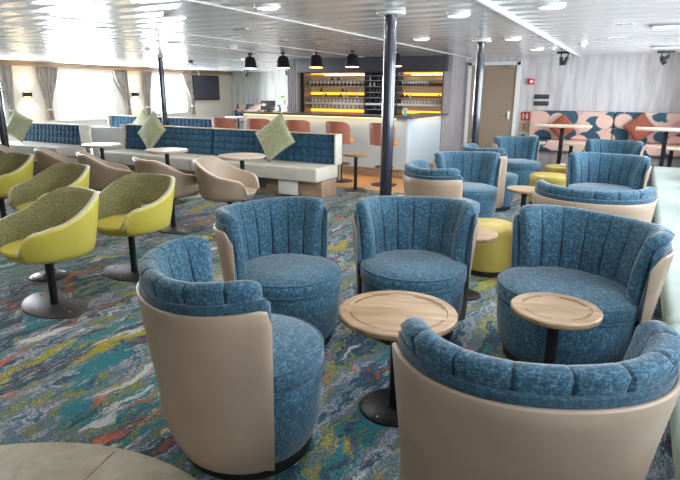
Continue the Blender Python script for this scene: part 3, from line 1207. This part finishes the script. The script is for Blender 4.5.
bm = bmesh.new(); rounded_L(bm, X0, X1, Y0, Y1, .07, .14, .16, 1.055); obj('front_panel', bm, M['counter_front'], root, True, .5)
bm = bmesh.new(); rounded_L(bm, X0, X1 - .03, Y0 + .03, Y1, .10, .12, 0, .16); obj('kick_board', bm, M['benchwood'], root, True, .5)
bm = bmesh.new(); rounded_L(bm, X0 - .06, X1 + .14, Y0 - .16, Y1, .06, .55, 1.062, 1.10); obj('counter_top', bm, M['counter_top'], root, True, .5)
box('light_strip', ((X0 + X1) / 2 - .1, Y0 - .03, 1.054), (X1 - X0 - .3, .03, .012), M['warm_led'], root)
box('light_strip', (X1 + .03, (Y0 + Y1) / 2 + .1, 1.054), (.03, Y1 - Y0 - .4, .012), M['warm_led'], root)
area('counter_light', ((X0 + X1) / 2, Y0 - .07, 1.045), (math.radians(-20), 0, 0), X1 - X0 - .2, .04, 3.5, (1, .78, .45))
area('counter_light', (X1 + .07, (Y0 + Y1) / 2, 1.045), (0, math.radians(-20), 0), .04, Y1 - Y0 - .2, 1.2, (1, .78, .45))

# back bar: cabinet, lit panels, shelves
root = thing('back_bar', 'amber backlit shelving wall behind the bar counter', 'shelving', (0, 0, 0))
BX0, BX1, BY = -6.90, -3.62, 11.15
box('cabinet', ((BX0 + BX1) / 2, BY + .02, .5), (BX1 - BX0, .6, 1.0), M['soffit'], root, .004)
bays = [(BX0, -5.37, 'a'), (-5.35, -4.62, 'd'), (-4.60, BX1, 'a')]
for (a, b_, k) in bays:
    box('back_board' if k == 'd' else 'lit_panel', ((a + b_) / 2, BY + .30, 1.45), (b_ - a, .02, .9), M['soffit'] if k == 'd' else M['amber_panel'], root)
for x in (BX0, -5.36, -4.61, BX1):
    box('upright', (x, BY + .14, 1.45), (.02, .32, .9), M['oak'] if x in (BX0, BX1) else M['soffit'], root)
SHZ = [1.13, 1.255, 1.375, 1.49, 1.61, 1.735, 1.83]
for (a, b_, k) in bays:
    for z in SHZ:
        box('shelf', ((a + b_) / 2, BY + .14, z), (b_ - a - .022, .28, .014), M['shelfglass'], root, .002)
    box('glass_rack', ((a + b_) / 2, BY - .012, 1.245), (b_ - a - .022, .012, .045), M['whiteplas'], root, .002)
    if k == 'a':
        for z, hh in ((1.89, .018), (1.455, .055), (1.085, .06)):
            box('light_strip', ((a + b_) / 2, BY + .27, z), (b_ - a - .03, .012, hh), M['amber_led'], root)
        for z0, z1 in ((1.385, 1.42), (1.62, 1.65)):
            box('wood_panel', ((a + b_) / 2, BY + .275, (z0 + z1) / 2 + .02), (b_ - a - .03, .01, z1 - z0 + .03), M['oak_dark'], root)
area('backbar_light', (-6.05, BY + .05, 1.87), (math.radians(20), 0, 0), 1.2, .05, 3, (1, .78, .5))
area('backbar_light', (-4.05, BY + .05, 1.87), (math.radians(20), 0, 0), .9, .05, 2.5, (1, .78, .5))


def glass_bm(kind):
    bm = bmesh.new()
    if kind == 'stem':
        lathe_into(bm, [(0, 0), (.026, 0), (.026, .003), (.004, .008), (.004, .045), (.018, .055), (.028, .075), (.028, .095), (.023, .108), (0, .106)], 10)
    else:
        lathe_into(bm, [(0, 0), (.026, 0), (.03, .075), (.027, .075), (.024, .006), (0, .006)], 10)
    return bm


def proto(name, bm, m):
    me = bpy.data.meshes.new(name)
    bmesh.ops.recalc_face_normals(bm, faces=bm.faces)
    bm.to_mesh(me)
    bm.free()
    me.materials.append(m)
    for p in me.polygons:
        p.use_smooth = True
    return me


stem_me = proto('wine_glass', glass_bm('stem'), M['glassware'])
tumb_me = proto('tumbler', glass_bm('t'), M['glassware'])


def place(name, me, loc, label, cat, group):
    o = bpy.data.objects.new(name, me)
    o.location = loc
    COL.objects.link(o)
    return tag(o, label, cat, group)


def glass_row(name, me, x0, x1, z, n, where):
    for k in range(n):
        x = x0 + (x1 - x0) * (k + .5) / n
        place(name, me, (x, BY + .09, z + .0075), 'clear ' + name.replace('_', ' ') + ' in the row on ' + where, 'glass', name.replace('_', ' ') + ' row on ' + where)


glass_row('wine_glass', stem_me, BX0 + .05, -5.42, 1.61, 15, 'the second highest shelf of the left lit bay')
glass_row('tumbler', tumb_me, BX0 + .12, -5.42, 1.255, 15, 'the second lowest shelf of the left lit bay')
glass_row('tumbler', tumb_me, BX0 + .12, -5.42, 1.13, 13, 'the lowest shelf of the left lit bay')
glass_row('wine_glass', stem_me, -4.56, -3.95, 1.61, 10, 'the second highest shelf of the right lit bay')
glass_row('tumbler', tumb_me, -4.56, -3.68, 1.255, 12, 'the second lowest shelf of the right lit bay')


def bottle_bm(h, r, square=False):
    bm = bmesh.new()
    lathe_into(bm, [(0, 0), (r, 0), (r, h * .58), (r * .85, h * .66), (r * .34, h * .76), (r * .32, h * .97), (r * .4, h * .97), (r * .4, h), (0, h)], 12)
    return bm


bot = {}
for k, mm in (('dark', 'bottle_dark'), ('brown', 'bottle_brown'), ('pale', 'bottle_clear'), ('blue', 'bottle_blue')):
    bot[k] = proto(k + '_bottle', bottle_bm(.094, .025), M[mm])
rows = [(1.735, 'darkpaledark', 7), (1.61, '', 7), (1.49, '', 8), (1.375, '', 7), (1.255, '', 8), (1.13, '', 6)]
nm = ['top', 'second', 'third', 'fourth', 'fifth', 'lowest']
for q, (z, _, n) in enumerate(rows):
    for k in range(n):
        x = -5.33 + .70 * (k + .5) / n
        kind = random.choice(['dark', 'dark', 'pale', 'brown', 'blue' if z < 1.4 else 'pale'])
        if z > 1.7 and False:
            continue
        if z == 1.735:
            sc_z = .75
        else:
            sc_z = 1
        o = place('bottle', bot[kind], (x, BY + .08, z + .0075), kind + ' glass bottle on the ' + nm[q] + ' shelf of the dark middle bay', 'bottle', kind + ' bottles on the %s shelf of the middle bay' % nm[q])
        o.scale = (1, 1, .80 if z == 1.735 else 1)
for z, xs, sn in ((1.375, (-6.45, -6.38, -6.0, -5.92, -5.84, -5.6), 'the middle shelf of the left lit bay'), (1.49, (-6.5, -5.95, -5.86, -5.5), 'the upper middle shelf of the left lit bay'), (1.735, (-6.3, -6.22, -6.14, -6.06, -5.98), 'the top shelf of the left lit bay'),
                   (1.375, (-4.5, -4.42, -4.34, -3.72), 'the middle shelf of the right lit bay')):
    for x in xs:
        kind = random.choice(['brown', 'brown', 'pale'])
        o = place('bottle', bot[kind], (x, BY + .08, z + .0075), kind + ' glass bottle on ' + sn, 'bottle', kind + ' bottles on ' + sn)
        o.scale = (1, 1, .80 if z == 1.735 else 1)
# white framed cards standing on the left shelves
for (x, z, s_) in ((-6.55, 1.49, .2), (-5.78, 1.61, .26), (-5.72, 1.375, .26)):
    pass

# things on the counter
root = thing('beer_tap', 'chrome beer tap with a green badge at the left of the bar counter', 'beer tap', (-6.35, 9.42, 1.1), 0)
cyl('column', (0, 0, 0), .025, .26, M['chrome'], root, 16)
lathe('badge', [(0, 0), (.035, 0), (.035, .05), (0, .05)], M['green_glow'], root, 16, (0, 0, .26))
tube('spout', [(0, 0, .2), (0, .06, .21), (0, .1, .18)], .009, M['chrome'], root)
root = thing('tap', 'tall curved chrome tap on the bar counter right of the central pole', 'tap', (-4.02, 9.55, 1.1), 0)
tube('spout', [(0, 0, 0), (0, 0, .14), (-.015, 0, .18), (-.05, 0, .195), (-.085, 0, .18), (-.09, 0, .15)], .009, M['black'], root)
cyl('tap_base', (0, 0, 0), .02, .03, M['chrome'], root, 14)
root = thing('cup', 'pale blue cup on the bar counter near its rounded corner', 'cup', (-3.80, 9.6, 1.1), 0)
lathe('cup_body', [(0, 0), (.03, 0), (.04, .10), (.037, .10), (.028, .008), (0, .008)], M['cyan'], root, 16)
lathe('cup_lid', [(0, .101), (.042, .101), (.04, .112), (0, .115)], M['white'], root, 16)
root = thing('till_screen', 'tilted black touch screen on the left part of the bar counter', 'screen', (-6.62, 9.3, 1.1), .5)
box('stand', (0, .03, .01), (.16, .14, .02), M['black'], root, .004)
box('screen', (0, -.01, .125), (.30, .02, .21), M['screen_blue'], root, .006, Matrix.Rotation(-.6, 3, 'X'))
box('screen_arm', (0, .035, .055), (.05, .03, .08), M['black'], root, .003)
root = thing('papers', 'small stack of white papers beside the till screen', 'papers', (-6.98, 9.3, 1.1), .3)
for k in range(3):
    box('sheet', (0, 0, .006 + .012 * k), (.22 - .02 * k, .16, .011), M['white'], root)

# bar stools
def make_stool():
    root = thing('bar_stool', '', 'bar stool')
    lathe('foot_plate', [(0, 0), (.21, 0), (.21, .01), (.03, .02), (0, .02)], M['black'], root, 32)
    cyl('post', (0, 0, .015), .025, .64, M['black'], root, 16)
    # foot ring
    n = 28
    pts = [(.15 * math.cos(2 * PI * k / n), .15 * math.sin(2 * PI * k / n), .30) for k in range(n + 1)]
    tube('foot_ring', pts, .009, M['darkmetal'], root, 6)
    tube('ring_strut', [(-.15, 0, .30), (.15, 0, .30)], .008, M['darkmetal'], root, 6)
    lathe('seat', [(0, .655), (.19, .655), (.215, .668), (.222, .69), (.21, .712), (.17, .722), (0, .725)], M['orange'], root, 32)
    bm = bmesh.new()

    def pf(a):
        zt = 1.02 - .07 * (abs(a) / 1.15) ** 4
        zs_ = [.67 + (zt - .67) * i / 6 for i in range(7)]
        return [(.245 + .02 * (z - .7) / .3, z) for z in zs_] + [(.218 + .02 * (z - .7) / .3, z) for z in reversed(zs_)]
    arc_solid(bm, 1.2, pf, 22, .3)
    obj('backrest', bm, M['terra'], root, True, 1.2)
    return root


st = make_stool()
sx_ = [-6.93, -6.13, -5.30, -4.45, -3.64]
names = ['leftmost terracotta bar stool, beyond the end of the bench', 'terracotta bar stool second from the left at the bar', 'terracotta bar stool in the middle of the bar, right of the green cushion',
         'terracotta bar stool at the right end of the long bench back', 'terracotta bar stool behind the central black pole']
for i, x in enumerate(sx_):
    rzz = [0.2, 0, 0, .1, -.3][i]
    fx, fy = (.05, 1) if i >= 3 else (-.35, .94)
    if i == 0:
        st.location = (x, 8.35, .008); st.rotation_euler = (0, 0, face_rot(fx, fy)); st['label'] = names[0]; st['group'] = 'terracotta bar stools'
        st.location.z = 0
    else:
        dup(st, (x, 8.35, .008 if x > -6.2 else 0), face_rot(fx, fy), names[i], 'terracotta bar stools')

# pendants
def make_pendant():
    root = thing('pendant_lamp', '', 'pendant lamp')
    cyl('ceiling_rose', (0, 0, -.03), .05, .03, M['black'], root, 20)
    cyl('stem', (0, 0, -.07), .02, .045, M['black'], root, 10)
    s_ = lathe('lamp_shade', [(.0, -.06), (.065, -.06), (.07, -.07), (.10, -.10), (.130, -.27), (.122, -.27), (.095, -.105), (0, -.085)], M['black'], root, 28)
    cyl('bulb', (0, 0, -.276), .112, .014, M['warmglow'], root, 20)
    return root


pd = make_pendant()
px_ = [-6.76, -6.0, -5.29, -4.56, -3.76]
for i, x in enumerate(px_):
    lab = ['leftmost black pendant lamp over the bar', 'black pendant lamp second from the left over the bar', 'middle black pendant lamp over the bar', 'black pendant lamp just left of the central pole', 'black pendant lamp half hidden behind the central pole'][i]
    if i == 0:
        pd.location = (x, 8.95, ZC); pd['label'] = lab; pd['group'] = 'black pendant lamps over the bar'
    else:
        dup(pd, (x, 8.95, ZC), 0, lab, 'black pendant lamps over the bar')
    l = bpy.data.lights.new('pendant_bulb', 'SPOT')
    l.energy = 12; l.color = (1, .75, .45); l.spot_size = 1.9; l.shadow_soft_size = .06
    lo = bpy.data.objects.new('pendant_bulb', l); lo.location = (x, 8.95, ZC - .285); COL.objects.link(lo)

# ------------------------------------------------------------------ ceiling fittings
def make_downlight(r, h, glow=True):
    root = thing('ceiling_light', '', 'ceiling light')
    lathe('housing', [(0, 0), (r, 0), (r, -h * .7), (r * .94, -h), (r * .8, -h), (0, -h * .98)], M['whiteplas'], root, 28)
    cyl('diffuser', (0, 0, -h - .004), r * .78, .004, M['lampglow'] if glow else M['whiteplas'], root, 24)
    return root


dl = make_downlight(.11, .02)
lights = [(-4.08, 4.24, 'flush round ceiling light at the top, left of the central pole'), (-2.89, 4.09, 'flush round ceiling light just left of the central pole'),
          (-1.59, 5.23, 'flush round ceiling light at the top right of the central pole'), (-.76, 5.03, 'flush round ceiling light at the top edge near the ceiling rail'),
          (-1.61, 7.75, 'flush round ceiling light right of the pole by the door'), (-1.62, 9.7, 'ceiling light above the right edge of the door'),
          (-2.7, 7.3, 'ceiling light between the two right-hand poles'), (-7.9, 10.3, 'small ceiling light far above the bar end'),
          (-3.1, 1.6, 'ceiling light above the yellow chairs'), (-.9, 2.2, 'ceiling light above the large round table'), (-5.2, 1.6, 'ceiling light above the left edge of the room'),
          (-6.3, 6.5, 'ceiling light above the long blue bench'), (-8.6, 4.0, 'ceiling light above the tub chairs')]
for i, (x, y, lab) in enumerate(lights):
    if i == 0:
        dl.location = (x, y, ZC); dl['label'] = lab; dl['group'] = 'round ceiling lights'
    else:
        dup(dl, (x, y, ZC), 0, lab, 'round ceiling lights')
    area('downlight', (x, y, ZC - .03), (0, 0, 0), .18, .18, 9, (1, .93, .84), PI, 'DISK')

det = thing('smoke_detector', 'white smoke detector on the ceiling above the second pendant lamp', 'smoke detector', (-5.9, 7.4, ZC))
lathe('detector_base', [(0, 0), (.06, 0), (.06, -.02), (0, -.02)], M['whiteplas'], det, 20)
lathe('sensor', [(0, -.02), (.045, -.02), (.035, -.05), (0, -.052)], M['whiteplas'], det, 20)
dup(det, (-1.33, 9.35, ZC), 0, 'white smoke detector beside the far end of the ceiling rail')
dup(det, (-.87, 8.9, ZC), 0, 'white smoke detector on the ceiling right of the ceiling rail')
dup(det, (-7.6, 7.2, ZC), 0, 'white smoke detector on the ceiling near the television')
for (x, y, lab) in ((-.28, 6.6, 'dark slot vent in the ceiling at the upper right'), (-1.3, 7.6, 'dark slot vent beside the ceiling rail'), (-.4, 8.2, 'dark slot vent in the ceiling near the back wall'),
                    (-5.6, 4.65, 'dark slot vent in the ceiling above the sconces'), (-4.2, 5.4, 'dark slot vent in the ceiling left of the pendants')):
    r_ = thing('ceiling_vent', lab, 'vent', (x, y, ZC), 0, 'ceiling slot vents')
    box('vent_frame', (0, 0, -.004), (.2, .07, .008), M['whiteplas'], r_)
    for k in (-.045, .045):
        box('slot', (k, 0, -.009), (.07, .035, .004), M['black'], r_)
# rectangular ceiling hatches
for (x, y, lab) in ((.2, 6.9, 'white recessed ceiling panel light at the right edge'), (.25, 9.9, 'white recessed ceiling panel light near the back wall at the right edge'), (-12.6, 9.2, 'flat ceiling panel in front of the left window')):
    r_ = thing('ceiling_panel', lab, 'ceiling panel', (x, y, ZC), 0)
    box('panel_frame', (0, 0, -.01), (.5, .3, .02), M['steel'], r_, .003)
    box('panel_diffuser', (0, 0, -.023), (.44, .24, .006), M['whiteplas'], r_)


def spotlight(x, y, label, rz=0, tilt=.5, group='black track spotlights'):
    r_ = thing('spotlight', label, 'spotlight', (x, y, ZC), rz, group)
    box('track', (0, 0, -.015), (.26, .04, .03), M['black'], r_, .003)
    for s_ in (-.06, .05):
        tube('arm', [(s_, 0, -.03), (s_, 0, -.09)], .010, M['black'], r_, 8)
        rt = Matrix.Rotation(tilt if s_ > 0 else -tilt * .5, 3, 'Y')
        bm = bmesh.new()
        lathe_into(bm, [(0, .0), (.03, 0), (.038, -.14), (.032, -.14), (0, -.13)], 16)
        bmesh.ops.transform(bm, matrix=Matrix.Translation((s_, 0, -.085)) @ rt.to_4x4(), verts=bm.verts)
        obj('lamp_head', bm, M['black'], r_)
    return r_


spotlight(-1.30, 10.6, 'black twin spotlight hanging at the end of the ceiling rail', 0, .35)
spotlight(.22, 11.0, 'black twin spotlight hanging by the back wall at the right edge', .2, .9)
spotlight(-11.9, 15.5, 'left one of two distant black spotlights beyond the bar counter', 0, .3)
spotlight(-9.9, 15.0, 'right one of two distant black spotlights beyond the bar counter', 0, .9)
# tripod-like hanging fixture near the right window
r_ = thing('spotlight', 'black hanging fixture with long cables in front of the right window curtain', 'spotlight', (-9.6, 10.4, ZC))
cyl('mount', (0, 0, -.05), .06, .05, M['black'], r_, 16)
for dx_, dy_ in ((-.28, 0), (.26, 0), (-.1, .1)):
    tube('cable', [(0, 0, -.04), (dx_ * .5, dy_, -.12), (dx_, dy_, -.34)], .008, M['black'], r_, 6)

# ------------------------------------------------------------------ windows wall: curtains, sconces, television
def curtain(y0, y1, yt, label, z0=.70, z1=2.075, side=1):
    """hangs from y0..y1 at the top, gathered to a band at yt, x just inside the wall"""
    root = thing('curtain', label, 'curtain', (XP + .09, 0, 0), 0, 'striped curtains')
    bm = bmesh.new()
    n, mz = 40, 24
    g = []
    for j in range(mz + 1):
        t = j / mz
        z = z1 - (z1 - z0) * t
        k = min(1, t / .78)
        k = k * k * (3 - 2 * k)
        wtop = (y1 - y0)
        wid = wtop * (1 - k) + .13 * k
        if t > .78:
            wid = .13 + .05 * (t - .78) / .22
        c = (y0 + y1) / 2 * (1 - k) + yt * k
        row = []
        for i in range(n + 1):
            u = i / n
            x = .035 * math.sin(u * 9 * PI) * (1 - .4 * k)
            row.append(bm.verts.new((x, c + (u - .5) * wid, z)))
        g.append(row)
    for j in range(mz):
        for i in range(n):
            bm.faces.new((g[j][i], g[j][i + 1], g[j + 1][i + 1], g[j + 1][i]))
    me = bpy.data.meshes.new('drape')
    bm.to_mesh(me); bm.free()
    o = link('drape', me, M['curtain'], root)
    md = o.modifiers.new('s', 'SOLIDIFY'); md.thickness = .006
    zt = z1 - (z1 - z0) * .8
    box('tie_band', (0, yt, zt), (.10, .17, .05), M['pipe_b'], root, .01)
    return root


curtain(9.53, 10.12, 9.76, 'striped curtain on the left side of the middle window, tied back')
curtain(11.95, 12.45, 12.42, 'striped curtain on the right side of the middle window, tied back')
curtain(13.05, 13.45, 13.2, 'striped curtain on the left side of the right window, tied back')
curtain(14.85, 15.25, 15.28, 'striped curtain on the right side of the right window, beside the television')
curtain(8.15, 8.85, 8.72, 'striped curtain at the left edge, right side of the left window')
for (y, lab) in ((9.19, 'black up-and-down wall lamp left of the middle window'), (12.75, 'black up-and-down wall lamp between the two windows')):
    r_ = thing('wall_lamp', lab, 'wall lamp', (XP, y, 1.37), 0, 'up and down wall lamps')
    box('lamp_body', (.06, 0, 0), (.10, .20, .12), M['black'], r_, .004)
    box('mounting_plate', (.006, 0, 0), (.012, .12, .10), M['black'], r_)
    box('lens', (.06, 0, .062), (.07, .15, .004), M['warmglow'], r_)
    box('lens', (.06, 0, -.062), (.07, .15, .004), M['warmglow'], r_)
    area('wall_lamp_light', (XP + .08, y, 1.37 + .07), (0, PI, 0), .08, .16, 2.4, (1, .78, .5), 2.0)
    area('wall_lamp_light', (XP + .08, y, 1.37 - .07), (0, 0, 0), .08, .16, 2.4, (1, .78, .5), 2.0)
r_ = thing('television', 'flat black television on the window wall in the far left corner', 'television', (XP, 16.05, 1.6))
box('tv_body', (.06, 0, 0), (.05, 1.40, .86), M['black'], r_, .01)
box('screen', (.087, 0, .01), (.006, 1.34, .79), M['tv'], r_)
box('wall_bracket', (.02, 0, 0), (.04, .3, .3), M['black'], r_)

# ------------------------------------------------------------------ signs on the back wall
r_ = thing('fire_alarm', 'small red fire alarm box with white centre on the grey back wall', 'fire alarm', (-2.02, YB, 1.72))
box('alarm_body', (0, -.03, 0), (.12, .06, .11), M['red'], r_, .006)
lathe('alarm_dome', [(0, 0), (.035, 0), (.03, .02), (0, .03)], M['whiteplas'], r_, 16).matrix_local = Matrix.Translation((.01, -.06, 0)) @ Matrix.Rotation(PI / 2, 4, 'X')
for (z, lab) in ((1.435, 'upper of two dark wall grilles on the grey back wall'), (1.305, 'lower of two dark wall grilles on the grey back wall')):
    r_ = thing('wall_grille', lab, 'grille', (-1.79, YB, z), 0, 'dark wall grilles')
    box('grille_frame', (0, -.012, 0), (.28, .024, .085), M['tv'], r_, .003)
    for k in range(3):
        box('slat', (0, -.027, -.022 + k * .022), (.25, .006, .01), M['soffit'], r_)
r_ = thing('safety_sign', 'red fire equipment sign on a pale plate beside the door', 'sign', (-2.07, YB, 1.05))
box('sign_plate', (0, -.006, 0), (.20, .012, .19), M['oak_pale'], r_, .002)
box('red_field', (0, -.014, 0), (.17, .004, .165), M['red'], r_)
bm = bmesh.new()
bx(bm, (-.04, -.018, 0), (.022, .004, .12)); bx(bm, (.035, -.018, -.01), (.045, .004, .09)); bx(bm, (.035, -.018, .05), (.02, .004, .03)); bx(bm, (.0, -.018, .01), (.05, .004, .012))
obj('symbol', bm, M['white'], r_, False, None)
r_ = thing('safety_sign', 'pale sign with a small red symbol below the red sign', 'sign', (-2.08, YB, .84))
box('sign_plate', (0, -.006, 0), (.20, .012, .19), M['pillow'], r_, .002)
bm = bmesh.new()
bx(bm, (0, -.015, -.005), (.03, .004, .09)); bx(bm, (0, -.015, .048), (.06, .004, .012))
obj('symbol', bm, M['red'], r_, False, None)
r_ = thing('fire_extinguisher', 'red fire extinguisher on the floor below the safety signs', 'fire extinguisher', (-2.06, YB - .12, 0))
lathe('cylinder', [(0, 0), (.075, 0), (.08, .02), (.08, .50), (.06, .57), (.025, .60), (.025, .62), (0, .62)], M['red'], r_, 24)
box('valve', (0, 0, .66), (.04, .06, .08), M['black'], r_, .006)
tube('hose', [(0, 0, .66), (-.08, -.02, .70), (-.12, -.03, .6), (-.11, -.03, .35)], .011, M['black'], r_)
